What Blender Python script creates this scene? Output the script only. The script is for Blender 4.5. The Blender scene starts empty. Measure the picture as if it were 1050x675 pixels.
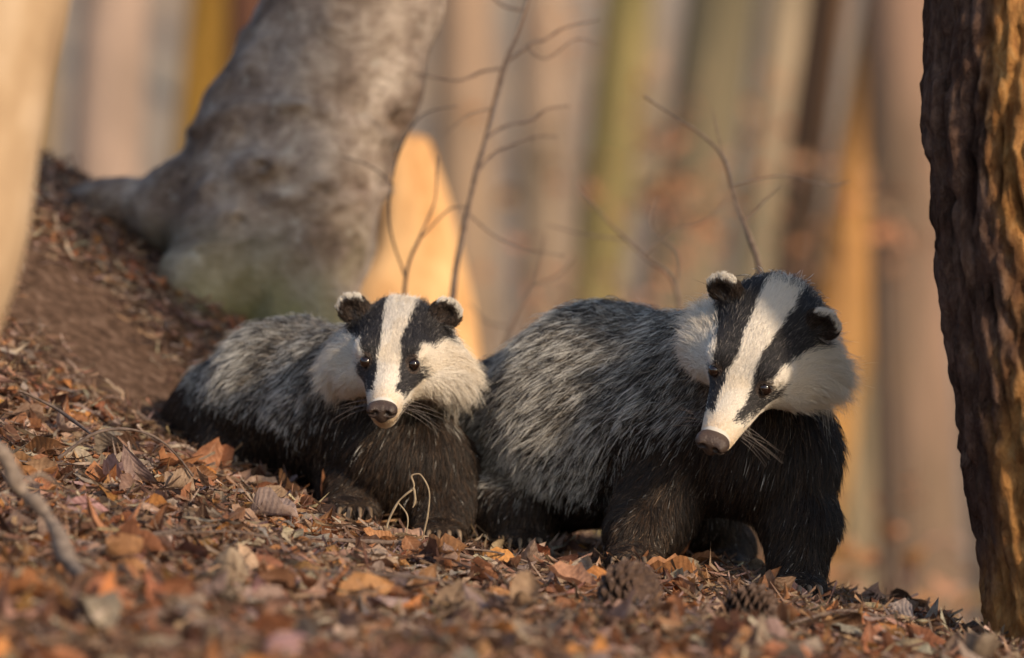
import bpy, math, random
import numpy as np
from mathutils import Vector, Matrix, kdtree
rng=np.random.default_rng(7); random.seed(7)
SC=bpy.context.scene
COLL=SC.collection

# ------------------------------------------------------------ helpers
def link(o,parent=None):
    COLL.objects.link(o)
    if parent is not None: o.parent=parent
    return o
def hash3(i,j,k,seed):
    h=(i*374761393+j*668265263+k*2147483647+seed*1274126177)&0xFFFFFFFF
    h=((h^(h>>13))*1274126177)&0xFFFFFFFF
    h=(h^(h>>16))&0xFFFFFFFF
    return h/4294967295.0
def vnoise(P,seed=0):
    P=np.asarray(P,dtype=np.float64); F=np.floor(P); f=P-F; I=F.astype(np.int64)
    f=f*f*(3-2*f); r=0
    for a in (0,1):
        for b in (0,1):
            for c in (0,1):
                w=(f[...,0] if a else 1-f[...,0])*(f[...,1] if b else 1-f[...,1])*(f[...,2] if c else 1-f[...,2])
                r=r+w*hash3(I[...,0]+a,I[...,1]+b,I[...,2]+c,seed)
    return r*2-1
def fbm(P,oct=3,seed=0):
    s=0;a=1;P=np.asarray(P,dtype=np.float64)
    for o in range(oct):
        s=s+a*vnoise(P*(2**o),seed+o*17); a*=.5
    return s
def sstep(a,b,x):
    t=np.clip((x-a)/(b-a),0,1); return t*t*(3-2*t)
def mesh_obj(name,V,Fq,mat=None,col=None,uv=None,parent=None,smooth=True):
    me=bpy.data.meshes.new(name)
    V=np.asarray(V,dtype=np.float32); Fq=np.asarray(Fq,dtype=np.int32)
    n=Fq.shape[1]
    me.vertices.add(len(V)); me.vertices.foreach_set('co',V.ravel())
    me.loops.add(Fq.size); me.loops.foreach_set('vertex_index',Fq.ravel())
    me.polygons.add(len(Fq)); me.polygons.foreach_set('loop_start',np.arange(len(Fq),dtype=np.int32)*n)
    try: me.polygons.foreach_set('loop_total',np.full(len(Fq),n,dtype=np.int32))
    except Exception: pass
    me.update(calc_edges=True); me.validate()
    if smooth: me.polygons.foreach_set('use_smooth',np.ones(len(me.polygons),dtype=bool))
    if col is not None:
        c=np.ones((len(V),4),dtype=np.float32); c[:,:3]=col
        at=me.attributes.new('Col','FLOAT_COLOR','POINT'); at.data.foreach_set('color',c.ravel())
    if uv is not None:
        at=me.attributes.new('luv','FLOAT_VECTOR','POINT'); u=np.zeros((len(V),3),dtype=np.float32); u[:,:2]=uv
        at.data.foreach_set('vector',u.ravel())
    o=bpy.data.objects.new(name,me)
    if mat: me.materials.append(mat)
    return link(o,parent)

class Mat:
    def __init__(s,name,rough=.8,spec=.3):
        s.m=bpy.data.materials.new(name); s.m.use_nodes=True; s.nt=s.m.node_tree
        s.b=s.nt.nodes['Principled BSDF']; s.b.inputs['Roughness'].default_value=rough
        s.b.inputs['Specular IOR Level'].default_value=spec
    def n(s,t,**k):
        x=s.nt.nodes.new(t)
        for a,v in k.items(): setattr(x,a,v)
        return x
    def l(s,a,b): s.nt.links.new(a,b)
    def attr(s,name='Col'):
        return s.n('ShaderNodeAttribute',attribute_name=name)
    def coord(s,scale=(1,1,1)):
        t=s.n('ShaderNodeTexCoord'); m=s.n('ShaderNodeMapping'); m.inputs['Scale'].default_value=scale
        s.l(t.outputs['Object'],m.inputs['Vector']); return m.outputs[0]
    def noise(s,vec,scale,detail=5,rough=.6,dist=0):
        x=s.n('ShaderNodeTexNoise'); x.inputs['Scale'].default_value=scale; x.inputs['Detail'].default_value=detail
        x.inputs['Roughness'].default_value=rough; x.inputs['Distortion'].default_value=dist
        if vec is not None: s.l(vec,x.inputs['Vector'])
        return x.outputs['Fac']
    def ramp(s,fac,stops):
        r=s.n('ShaderNodeValToRGB'); e=r.color_ramp.elements
        while len(e)<len(stops): e.new(.5)
        for i,(p,c) in enumerate(stops):
            e[i].position=p; e[i].color=(*c,1) if len(c)==3 else c
        s.l(fac,r.inputs[0]); return r.outputs[0]
    def mix(s,fac,a,b,mode='MIX'):
        x=s.n('ShaderNodeMix',data_type='RGBA',blend_type=mode)
        for inp,v in ((0,fac),(6,a),(7,b)):
            if isinstance(v,(int,float)): x.inputs[inp].default_value=v
            elif isinstance(v,tuple): x.inputs[inp].default_value=(*v,1)
            else: s.l(v,x.inputs[inp])
        return x.outputs[2]
    def bump(s,h,strength=.5,dist=.01,prev=None):
        b=s.n('ShaderNodeBump'); b.inputs['Strength'].default_value=strength; b.inputs['Distance'].default_value=dist
        s.l(h,b.inputs['Height'])
        if prev is not None: s.l(prev,b.inputs['Normal'])
        s.l(b.outputs[0],s.b.inputs['Normal']); return b.outputs[0]
    def base(s,c): 
        if isinstance(c,tuple): s.b.inputs['Base Color'].default_value=(*c,1)
        else: s.l(c,s.b.inputs['Base Color'])

# ------------------------------------------------------------ SDF tools
def smin(a,b,k):
    h=np.clip(.5+.5*(b-a)/k,0,1)
    return b*(1-h)+a*h-k*h*(1-h)
def sd_ell(P,c,r,R=None):
    q=P-np.array(c)
    if R is not None: q=q@R
    r=np.array(r); k0=np.linalg.norm(q/r,axis=-1); k1=np.linalg.norm(q/(r*r),axis=-1)+1e-9
    return k0*(k0-1)/k1
def sd_cone(P,a,b,ra,rb):
    a=np.array(a,float);b=np.array(b,float); d=b-a
    t=np.clip(((P-a)@d)/(d@d),0,1)
    return np.linalg.norm(P-a-t[...,None]*d,axis=-1)-(ra+(rb-ra)*t)
def surface_nets(f,lo,hi,h):
    lo=np.array(lo);hi=np.array(hi); n=np.ceil((hi-lo)/h).astype(int)+1
    ax=[lo[i]+h*np.arange(n[i]) for i in range(3)]
    X,Y,Z=np.meshgrid(*ax,indexing='ij'); P=np.stack([X,Y,Z],-1)
    F=np.empty(n)
    for i in range(0,n[0],16): F[i:i+16]=f(P[i:i+16])
    c=[(a,b,d) for a in (0,1) for b in (0,1) for d in (0,1)]
    nc=n-1
    def cn(o): return F[o[0]:o[0]+nc[0],o[1]:o[1]+nc[1],o[2]:o[2]+nc[2]]
    acc=np.zeros((*nc,3));cnt=np.zeros(nc)
    for o in c:
        for axx in range(3):
            if o[axx]==0:
                o2=list(o);o2[axx]=1
                A=cn(o);B=cn(o2); m=(A<0)!=(B<0)
                t=np.where(m,A/np.where(m,A-B,1),0)
                cnt+=m
                for q in range(3):
                    acc[...,q]+=np.where(m,o[q]+(t if q==axx else 0),0)
    act=cnt>0; idx=-np.ones(nc,int); idx[act]=np.arange(act.sum())
    I=np.argwhere(act); V=lo+h*(I+acc[act]/cnt[act][:,None])
    S=F<0; faces=[]
    for axx in range(3):
        u,v=(axx+1)%3,(axx+2)%3
        sl=[slice(0,n[q]-1) if q==axx else slice(1,n[q]-1) for q in range(3)]
        sl2=list(sl); sl2[axx]=slice(1,n[axx])
        A=S[tuple(sl)];B=S[tuple(sl2)]; m=np.argwhere(A!=B)
        if len(m)==0: continue
        flip=~A[tuple(m.T)]
        off=np.zeros(3,int); off[u]=1;off[v]=1
        p=m+off
        def cell(du,dv):
            q=p.copy(); q[:,u]+=du; q[:,v]+=dv; return idx[tuple(q.T)]
        quad=np.stack([cell(-1,-1),cell(0,-1),cell(0,0),cell(-1,0)],1)
        quad[flip]=quad[flip][:,::-1]; faces.append(quad)
    return V,np.concatenate(faces)
def vnormals(V,Fq):
    e1=V[Fq[:,2]]-V[Fq[:,0]]; e2=V[Fq[:,3]]-V[Fq[:,1]]; fn=np.cross(e1,e2)
    N=np.zeros_like(V)
    for k in range(4): np.add.at(N,Fq[:,k],fn)
    return N/(np.linalg.norm(N,axis=1,keepdims=True)+1e-12)
def sample_surface(V,Fq,N,n,wt=None):
    T=np.concatenate([Fq[:,[0,1,2]],Fq[:,[0,2,3]]])
    A=np.linalg.norm(np.cross(V[T[:,1]]-V[T[:,0]],V[T[:,2]]-V[T[:,0]]),axis=1)
    if wt is not None: A=A*wt(V[T].mean(1))
    A/=A.sum(); ti=rng.choice(len(T),n,p=A); r1=np.sqrt(rng.random(n));r2=rng.random(n)
    w=np.stack([1-r1,r1*(1-r2),r1*r2],1)[...,None]
    p=(V[T[ti]]*w).sum(1); nn=(N[T[ti]]*w).sum(1); nn/=np.linalg.norm(nn,axis=1,keepdims=True)+1e-9
    return p,nn
def tube(pts,rads,sides=8,jit=0,seed=0,uplen=12):
    P=np.array(pts,float);R=np.array(rads,float)
    t=np.linspace(0,len(P)-1,uplen*(len(P)-1)+1); i=np.clip(t.astype(int),0,len(P)-2); f=(t-i)[:,None]
    g=lambda k:P[np.clip(i+k,0,len(P)-1)]
    C=.5*((2*g(0))+(-g(-1)+g(1))*f+(2*g(-1)-5*g(0)+4*g(1)-g(2))*f**2+(-g(-1)+3*g(0)-3*g(1)+g(2))*f**3)
    r=np.interp(t,np.arange(len(R)),R)
    if jit: r=r*(1+jit*vnoise(np.stack([t*2.3,t*0+seed,t*0],1),seed)); C=C+jit*r[:,None]*np.stack([vnoise(np.stack([t*3.1,t*0+q*9,t*0],1),seed+5) for q in range(3)],1)
    T=np.gradient(C,axis=0);T/=np.linalg.norm(T,axis=1,keepdims=True)+1e-12
    ref=np.array([0.13,.97,.2]); U=np.cross(T,ref);U/=np.linalg.norm(U,axis=1,keepdims=True)+1e-9;W=np.cross(T,U)
    a=np.linspace(0,2*math.pi,sides,endpoint=False)
    V=C[:,None]+r[:,None,None]*(np.cos(a)[None,:,None]*U[:,None]+np.sin(a)[None,:,None]*W[:,None])
    m=len(C);ii=np.arange(m-1)[:,None]*sides;jj=np.arange(sides)[None];j2=(jj+1)%sides
    Fq=np.stack([ii+jj,ii+j2,ii+sides+j2,ii+sides+jj],-1).reshape(-1,4)
    return V.reshape(-1,3),Fq
def merge(parts):
    V=[];F=[];o=0
    for v,f in parts: V.append(v);F.append(f+o);o+=len(v)
    return np.concatenate(V),np.concatenate(F)

# ------------------------------------------------------------ terrain
TX=np.array([-6,-3,-1.2,-.8,-.6,-.42,-.3,-.15,0,.33,.56,.8,1.2,3,8])
TY=np.array([-8,-2,-1,0,.4,.9,1.5,3,8,20,40,70,150,400])
TH=np.array([
 [.3,.0,-.35,-.4,-.42,-.45,-.47,-.48,-.5,-.52,-.55,-.6,-.65,-.9,-1.5],
 [.5,.1,-.25,-.3,-.32,-.33,-.34,-.35,-.36,-.39,-.41,-.44,-.5,-.9,-1.6],
 [.7,.2,-.18,-.24,-.27,-.285,-.295,-.315,-.33,-.36,-.385,-.42,-.5,-1,-1.8],
 [.8,.4,.0,-.09,-.135,-.19,-.22,-.265,-.295,-.33,-.385,-.46,-.6,-1.2,-2],
 [.95,.6,.2,.02,-.07,-.17,-.215,-.255,-.285,-.345,-.42,-.55,-.75,-1.4,-2.2],
 [1.3,.9,.42,.20,.12,.0,-.075,-.17,-.27,-.45,-.6,-.75,-.95,-1.6,-2.4],
 [1.5,1.0,.5,.28,.19,.06,-.02,-.14,-.28,-.6,-.8,-1,-1.2,-2,-2.8],
 [1.6,1.1,.45,.15,.0,-.15,-.25,-.4,-.6,-1,-1.3,-1.5,-1.8,-2.6,-3.2],
 [.6,-.2,-1.2,-1.4,-1.5,-1.6,-1.7,-1.8,-2,-2.3,-2.5,-2.7,-2.9,-3.3,-3.6],
 [-2,-2.5,-3.2,-3.3,-3.3,-3.4,-3.4,-3.4,-3.5,-3.5,-3.5,-3.5,-3.6,-3.7,-3.8],
 [-2.6]*15,[5.]*15,[32.]*15,[60.]*15])
def h_raw(x,y):
    x=np.asarray(x,float);y=np.asarray(y,float)
    xi=np.clip(np.searchsorted(TX,x)-1,0,len(TX)-2); yi=np.clip(np.searchsorted(TY,y)-1,0,len(TY)-2)
    fx=np.clip((x-TX[xi])/(TX[xi+1]-TX[xi]),0,1); fy=np.clip((y-TY[yi])/(TY[yi+1]-TY[yi]),0,1)
    return (TH[yi,xi]*(1-fx)+TH[yi,xi+1]*fx)*(1-fy)+(TH[yi+1,xi]*(1-fx)+TH[yi+1,xi+1]*fx)*fy
def H(x,y):
    s=0
    for dx in (-.06,0,.06):
        for dy in (-.1,0,.1): s=s+h_raw(np.asarray(x)+dx,np.asarray(y)+dy)
    s=s/9
    P=np.stack(np.broadcast_arrays(np.asarray(x,float),np.asarray(y,float),0.0),-1)
    return s+.012*fbm(P*5,3,3)+.5*sstep(10,40,np.abs(P[...,1]))*vnoise(P*.12,8)
def axis_pts(a,b,step,far,g=1.16):
    c=list(np.arange(a,b,step)); s=step
    while c[-1]<far: s*=g; c.append(c[-1]+s)
    s=step; 
    while c[0]>-far: s*=g; c.insert(0,c[0]-s)
    return np.array(c)
gx=axis_pts(-1.4,1.4,.02,250); gy=axis_pts(-2,2.4,.025,350)
gy=gy[gy>-60]
GX,GY=np.meshgrid(gx,gy,indexing='ij'); GZ=H(GX,GY)
V=np.stack([GX,GY,GZ],-1).reshape(-1,3); ny=len(gy)
ii=(np.arange(len(gx)-1)*ny)[:,None]; jj=np.arange(ny-1)[None]
Fq=np.stack([ii+jj,ii+ny+jj,ii+ny+jj+1,ii+jj+1],-1).reshape(-1,4)
m=Mat('forest_soil',.95,.1); c=m.coord()
n1=m.noise(c,60,8,.7); n2=m.noise(c,6,4); n3=m.noise(c,.18,3)
near=m.ramp(n1,[(.3,(.05,.028,.018)),(.5,(.15,.088,.056)),(.62,(.25,.155,.105)),(.75,(.36,.25,.175))])
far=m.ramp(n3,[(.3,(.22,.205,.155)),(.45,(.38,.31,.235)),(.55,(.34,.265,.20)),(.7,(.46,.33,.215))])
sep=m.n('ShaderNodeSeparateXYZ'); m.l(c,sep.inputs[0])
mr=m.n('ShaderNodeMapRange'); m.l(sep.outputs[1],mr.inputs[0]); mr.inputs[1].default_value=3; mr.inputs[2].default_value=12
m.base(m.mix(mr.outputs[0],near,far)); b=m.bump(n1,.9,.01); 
mesh_obj('forest_ground',V,Fq,m.m)

# ------------------------------------------------------------ leaf litter
def leaf_batch(n,X,Y,smin_,smax,tilt,lift,pal,palw,nu=7,nv=5,curl=1.0,narrow=1.0,zfun=None):
    t=np.linspace(0,1,nu); v=np.linspace(-1,1,nv)
    T,Vv=np.meshgrid(t,v,indexing='ij')
    L=rng.uniform(smin_,smax,n); Wd=L*rng.uniform(.25,.35,n)*narrow
    w=(np.sin(np.pi*np.clip(T,0,1)**.85)**.8)*(1-.25*T)
    w=w[None]*Wd[:,None,None]*(1+.10*np.sin(T[None]*30+rng.random(n)[:,None,None]*6))
    lx=(T[None]-.5)*L[:,None,None]; ly=Vv[None]*w
    c1=rng.normal(0,.6,n)*curl; c2=rng.normal(0,.6,n)*curl; tw=rng.normal(0,.8,n)*curl
    lz=c1[:,None,None]*(Vv[None]**2)*w*1.1+c2[:,None,None]*((T[None]-.5)**2)*L[:,None,None]*1.3+tw[:,None,None]*(T[None]-.5)*ly
    lz=lz+.05*L[:,None,None]*np.sin(T[None]*14+Vv[None]*4+rng.random(n)[:,None,None]*6)*np.abs(Vv[None])
    loc=np.stack([lx,ly,lz],-1)
    e=.01
    hz=H(X,Y) if zfun is None else zfun
    if zfun is None:
        nx=-(H(X+e,Y)-hz)/e; nyy=-(H(X,Y+e)-hz)/e
    else: nx=np.zeros(n);nyy=np.zeros(n)
    N=np.stack([nx,nyy,np.ones(n)],1)+rng.normal(0,1,(n,3))*tilt
    N/=np.linalg.norm(N,axis=1,keepdims=True)
    a=rng.random(n)*2*np.pi; D=np.stack([np.cos(a),np.sin(a),np.zeros(n)],1)
    D-=N*(D*N).sum(1,keepdims=True); D/=np.linalg.norm(D,axis=1,keepdims=True); B=np.cross(N,D)
    W=loc[...,0:1]*D[:,None,None]+loc[...,1:2]*B[:,None,None]+loc[...,2:3]*N[:,None,None]
    W=W+np.stack([X,Y,hz+rng.random(n)*lift+.003],1)[:,None,None]
    pal=np.array(pal); ci=rng.choice(len(pal),n,p=np.array(palw)/sum(palw)); col=pal[ci]*rng.uniform(.6,1.3,(n,1))*(1+rng.normal(0,.06,(n,3)))
    col=np.repeat(np.clip(col,0.01,.85),nu*nv,axis=0)
    uv=np.broadcast_to(np.stack([T,Vv],-1),(n,nu,nv,2)).reshape(-1,2)
    base=np.arange(n)[:,None,None]*(nu*nv); i=np.arange(nu-1)[:,None]*nv; j=np.arange(nv-1)[None]
    q=np.stack([i+j,i+nv+j,i+nv+j+1,i+j+1],-1).reshape(-1,4)
    Fq=(base+q[None]).reshape(-1,4)
    return W.reshape(-1,3),Fq,col,uv
PAL=[(.52,.245,.11),(.41,.185,.09),(.54,.355,.24),(.46,.335,.265),(.17,.085,.052),(.72,.32,.10),(.60,.46,.36)]
PW=[3.0,2.8,2.5,2.6,2.2,1.0,1.2]
batches=[]
CONES=[W_ for W_ in ((.1235,-.62),(.2582,-.62))]
def nocone(X,Y):
    k=np.ones(len(X),bool)
    for cx,cy in CONES: k&=~((np.abs(X-cx)<.036)&(Y>cy-.13)&(Y<cy+.03))
    return k
def bare(X,Y):
    return np.exp(-(((X+.57+.35*(Y-.6))/.17)**2+((Y-.6)/.30)**2))
def keepbare(X,Y,t): return bare(X,Y)<t+rng.random(len(X))*.3
n=6600; X=rng.uniform(-.95,.95,n);Y=rng.uniform(-1.7,.75,n); k=keepbare(X,Y,.25)&nocone(X,Y)
X,Y=X[k],Y[k]; batches.append(leaf_batch(len(X),X,Y,.022,.058,.34,.016,PAL,PW))
n=1500; X=rng.uniform(-.9,.85,n);Y=rng.uniform(-1.5,.2,n); k=nocone(X,Y);X,Y=X[k],Y[k]; batches.append(leaf_batch(len(X),X,Y,.040,.068,.45,.028,PAL,PW,nu=9,nv=7,curl=1.25))
n=6000; X=rng.uniform(-2.6,2.4,n);Y=rng.uniform(-2.5,4.5,n); k=(np.abs(X)>.9)|(Y>.7); X,Y=X[k],Y[k]; k=keepbare(X,Y,.15)
X,Y=X[k],Y[k]; batches.append(leaf_batch(len(X),X,Y,.035,.07,.4,.012,[(.70,.28,.11),(.58,.23,.10),(.60,.35,.20)],[2,2,1.5],nu=6,nv=4))  # outer and upper-bank leaves oranger, sunlight put into their colour
n=34000; X=rng.uniform(-1.0,.95,n);Y=rng.uniform(-1.6,1.6,n);k=keepbare(X,Y,.35);X,Y=X[k],Y[k]
batches.append(leaf_batch(len(X),X,Y,.008,.024,.55,.020,PAL,PW,nu=4,nv=3,curl=1.5,narrow=.8))
n=34000; X=rng.uniform(-1.0,.95,n);Y=rng.uniform(-1.6,1.6,n);k=keepbare(X,Y,.5);X,Y=X[k],Y[k]
batches.append(leaf_batch(len(X),X,Y,.02,.065,.26,.028,[(.42,.28,.19),(.24,.14,.09),(.60,.47,.37),(.44,.26,.16)],[2,1.8,1.6,2],nu=4,nv=2,curl=.8,narrow=.075))
o=0;Vs=[];Fs=[];Cs=[];Us=[]
for v,f,c_,u in batches:
    Vs.append(v);Fs.append(f+o);Cs.append(c_);Us.append(u);o+=len(v)
m=Mat('dry_leaf',.6,.35)
a=m.attr('Col'); u=m.attr('luv'); sp=m.n('ShaderNodeSeparateXYZ'); m.l(u.outputs['Vector'],sp.inputs[0])
ab=m.n('ShaderNodeMath',operation='ABSOLUTE'); m.l(sp.outputs[1],ab.inputs[0])
mid=m.n('ShaderNodeMapRange'); m.l(ab.outputs[0],mid.inputs[0]); mid.inputs[1].default_value=.0; mid.inputs[2].default_value=.12; mid.inputs[3].default_value=1; mid.inputs[4].default_value=0
mm=m.n('ShaderNodeMath',operation='MULTIPLY_ADD'); m.l(ab.outputs[0],mm.inputs[0]); mm.inputs[1].default_value=-.22; m.l(sp.outputs[0],mm.inputs[2])
m2=m.n('ShaderNodeMath',operation='MULTIPLY'); m.l(mm.outputs[0],m2.inputs[0]); m2.inputs[1].default_value=60
m3=m.n('ShaderNodeMath',operation='SINE'); m.l(m2.outputs[0],m3.inputs[0])
cc=m.coord(); nz=m.noise(cc,140,5,.7); nz2=m.noise(cc,35,3)
c1=m.mix(.6,a.outputs['Color'],m.ramp(nz,[(.3,(.38,.32,.3)),(.6,(1,1,1))]),'MULTIPLY')
c1=m.mix(.5,c1,m.ramp(nz2,[(.35,(.55,.47,.42)),(.6,(1.0,1,1))]),'MULTIPLY')
fm=m.n('ShaderNodeMath',operation='MULTIPLY'); m.l(mid.outputs[0],fm.inputs[0]); fm.inputs[1].default_value=.35
c1=m.mix(fm.outputs[0],c1,(.6,.42,.28))
m.base(c1); b1=m.bump(m3.outputs[0],.25,.001); b2=m.bump(nz,.4,.002,b1)
tr=m.n('ShaderNodeBsdfTranslucent'); m.l(c1,tr.inputs[0]); mx=m.n('ShaderNodeMixShader'); mx.inputs[0].default_value=.25
out=m.nt.nodes['Material Output']; m.l(m.b.outputs[0],mx.inputs[1]); m.l(tr.outputs[0],mx.inputs[2]); m.l(mx.outputs[0],out.inputs[0])
LEAFM=m.m
mesh_obj('leaf_litter',np.concatenate(Vs),np.concatenate(Fs),LEAFM,np.concatenate(Cs),np.concatenate(Us))

# ------------------------------------------------------------ bark materials
def twig_mat(name='twig_bark',a=(.085,.058,.047),b=(.24,.175,.14)):
    m=Mat(name,.8,.25); c=m.coord(); n=m.noise(c,120,4); m.base(m.ramp(n,[(.3,a),(.7,b)])); m.bump(n,.5,.002); return m.m
TWIG=twig_mat()
BRANCH=twig_mat('weathered_branch',(.13,.095,.075),(.36,.28,.22))
def beech_mat():
    m=Mat('beech_bark',.8,.25); c=m.coord(); cz=m.coord((1,1,2.2))
    n=m.noise(c,13,7,.72,.5); n2=m.noise(cz,50,6,.75); n3=m.noise(c,4,3); n4=m.noise(c,5.5,5,.65,.5); n5=m.noise(c,24,4,.6)
    col=m.ramp(n,[(.32,(.24,.18,.14)),(.44,(.42,.325,.26)),(.55,(.55,.445,.36)),(.68,(.70,.59,.49))])
    col=m.mix(.6,col,m.ramp(n2,[(.38,(.48,.43,.40)),(.55,(1,1,1))]),'MULTIPLY')
    col=m.mix(.8,col,m.ramp(n4,[(.40,(.40,.33,.28)),(.56,(1.05,1.05,1.05))]),'MULTIPLY')
    col=m.mix(m.ramp(n5,[(.62,(0,0,0)),(.70,(.6,.6,.6))]),col,(.66,.60,.51))
    s=m.n('ShaderNodeSeparateXYZ'); m.l(c,s.inputs[0])
    r=m.n('ShaderNodeMapRange'); m.l(s.outputs[2],r.inputs[0]); r.inputs[1].default_value=.17; r.inputs[2].default_value=-.0
    mu=m.n('ShaderNodeMath',operation='MULTIPLY'); m.l(r.outputs[0],mu.inputs[0]); m.l(m.ramp(n3,[(.38,(0,0,0)),(.56,(.8,.8,.8))]),mu.inputs[1])
    col=m.mix(mu.outputs[0],col,(.30,.285,.11)); m.base(col)
    b=m.bump(n,.6,.02); m.bump(n2,.7,.008,b); return m.m
BEECH=beech_mat()

def W(px,py,y):   # measured photo position -> world metres at depth y
    s=.0012*(6+y)/6
    return ((px-525)*s,y,(337-py)*s)

# beech tree with root flare
YB=1.1
tr_pts=[(262,420,.13),(276,320,.12),(290,240,.128),(302,150,.143),(330,80,.135),(364,0,.128),(440,-300,.112),(560,-800,.10),(640,-1300,.09)]
cn=[(W(tr_pts[i][0],tr_pts[i][1],YB),W(tr_pts[i+1][0],tr_pts[i+1][1],YB),tr_pts[i][2],tr_pts[i+1][2]) for i in range(len(tr_pts)-1)]
roots=[[(245,215,1.1,.10),(175,212,1.12,.058),(115,206,1.16,.028),(30,205,1.25,.012)],
       [(235,260,1.05,.09),(200,300,.97,.05),(170,350,.9,.02)],
       [(290,290,1.02,.09),(318,345,.97,.055),(340,380,.92,.03)],
       [(250,270,1.25,.09),(180,260,1.5,.05),(120,250,1.8,.02)],
       [(300,300,1.25,.09),(360,380,1.5,.05),(410,450,1.6,.02)]]
knots=[(W(268,165,.97),.036),(W(330,190,.98),.029),(W(392,120,1.07),.03),(W(245,225,.99),.036),(W(310,250,.99),.030),(W(345,28,.99),.028),(W(300,110,.97),.024),(W(365,205,1.02),.024),(W(255,130,.99),.024),(W(225,190,1.0),.026),(W(285,205,.97),.022)]
def f_beech(P):
    q=P+.012*np.stack([vnoise(P*9,1),vnoise(P*9,2),vnoise(P*9,3)],-1)
    d=None
    for a,b,ra,rb in cn:
        e=sd_cone(q,a,b,ra,rb); d=e if d is None else smin(d,e,.01)
    for r in roots:
        for i in range(len(r)-1):
            e=sd_cone(q,W(*r[i][:3]),W(*r[i+1][:3]),r[i][3],r[i+1][3]); d=smin(d,e,.045)
    for c,r in knots:
        d=smin(d,sd_ell(q,c,(r*1.0,r*1.05,r*.6)),.014)
        d=-smin(-d,sd_ell(q,(c[0],c[1]-r*.9,c[2]-.003),(r*.45,r*.5,r*.22)),.006)
    for z0,am,ph,dp in ((.295,.03,0,.012),(.21,.03,2,.006),(.16,.04,4,.005),(.40,.03,1,.005)):
        ridge=np.abs(P[...,2]-(z0+am*np.sin(P[...,0]*14+ph))); d=d-dp*np.exp(-(ridge/.008)**2)
    return d-.006*vnoise(P*26,4)-.003*vnoise(P*60,14)
V,Fq=surface_nets(f_beech,(-1.0,.7,-.35),(.3,1.9,1.5),.011)
V2,F2=tube([W(560,-800,YB),W(640,-1300,YB),W(700,-2200,YB),(.5,1.2,4.8),(.7,1.3,7)],[.1,.088,.08,.065,.03],16)
ps=[(V,Fq),(V2,F2)]
for k in range(10):
    z=2.2+k*.45; a=k*2.4; x0=np.interp(z,[1.4,2.4,3.7,7],[.1,.2,.33,.7]); L=1.3-.06*k
    ps.append(tube([(x0,1.15,z),(x0+L*.5*math.cos(a),1.25+L*.5*math.sin(a),z+.35),(x0+L*math.cos(a),1.25+L*math.sin(a),z+.9)],[.035,.02,.006],8,.1,k))
V,Fq=merge(ps); mesh_obj('beech_tree',V,Fq,BEECH)

# pine trunk on the right
def pine(z0,z1,r0,r1,nz=460,na=190,seed=0,amp=.019):
    zz=np.linspace(z0,z1,nz);a=np.linspace(0,2*np.pi,na,endpoint=False); Zt,A=np.meshgrid(zz,a,indexing='ij')
    u=np.maximum(0,.2-Zt); cx=.644+.135*u
    C=np.stack([cx,-.4+0*Zt,Zt],-1); t=(Zt-z0)/(z1-z0)
    r=r0+(r1-r0)*t
    P=np.stack([np.cos(A)*3.6,np.sin(A)*3.6,Zt*3.2],-1)
    P2=P+.35*np.stack([vnoise(P*1.6,seed+1),vnoise(P*1.6,seed+2),vnoise(P*1.6,seed+9)],-1)
    q=np.abs(vnoise(P2*np.array([2.2,2.2,.75]),seed+3)); q2=np.abs(vnoise(P2*np.array([5,5,2.6]),seed+4))
    plate=sstep(.0,.28,q)*.6+sstep(0,.3,q2)*.4
    d=amp*(plate-.7)+amp*.3*vnoise(P*np.array([9,9,5]),seed+5)+amp*.25*vnoise(P*20,seed+6)+.008*vnoise(P*.6,seed+7)
    r=r+d; V=C+np.stack([np.cos(A)*r,np.sin(A)*r,0*r],-1)
    ii=(np.arange(nz-1)*na)[:,None];jj=np.arange(na)[None];j2=(jj+1)%na
    Fq=np.stack([ii+jj,ii+j2,ii+na+j2,ii+na+jj],-1).reshape(-1,4)
    return V.reshape(-1,3),Fq,plate.reshape(-1)
V,Fq,pl=pine(-.9,2.2,.165,.158,seed=3)
m=Mat('pine_bark',.85,.2); c=m.coord((1,1,.45)); a=m.attr('Col')
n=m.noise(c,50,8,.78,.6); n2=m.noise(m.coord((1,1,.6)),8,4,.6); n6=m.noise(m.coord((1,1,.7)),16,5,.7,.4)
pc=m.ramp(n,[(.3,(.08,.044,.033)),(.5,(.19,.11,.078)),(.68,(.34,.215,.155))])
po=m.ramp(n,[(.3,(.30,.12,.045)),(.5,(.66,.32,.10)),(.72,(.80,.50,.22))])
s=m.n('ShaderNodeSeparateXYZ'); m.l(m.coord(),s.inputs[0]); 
r=m.n('ShaderNodeMapRange'); m.l(s.outputs[0],r.inputs[0]); r.inputs[1].default_value=.50; r.inputs[2].default_value=.64  # orange bark gathers towards the right, painting in the trunk's sunlit side
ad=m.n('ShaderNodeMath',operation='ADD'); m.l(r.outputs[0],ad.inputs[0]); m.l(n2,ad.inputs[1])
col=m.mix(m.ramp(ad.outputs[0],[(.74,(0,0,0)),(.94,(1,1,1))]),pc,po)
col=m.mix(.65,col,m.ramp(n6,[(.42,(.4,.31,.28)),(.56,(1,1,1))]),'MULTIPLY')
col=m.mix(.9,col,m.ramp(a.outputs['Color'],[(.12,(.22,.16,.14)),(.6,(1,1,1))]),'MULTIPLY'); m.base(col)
b=m.bump(n,1.0,.012); m.bump(n6,.8,.015,b)
PINE=m.m
ps=[(V,Fq)]; cols=[pl]
v,f=tube([(.644,-.4,2.1),(.62,-.4,4),(.57,-.4,7)],[.155,.11,.04],20); ps.append((v,f)); cols.append(np.ones(len(v)))
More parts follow.
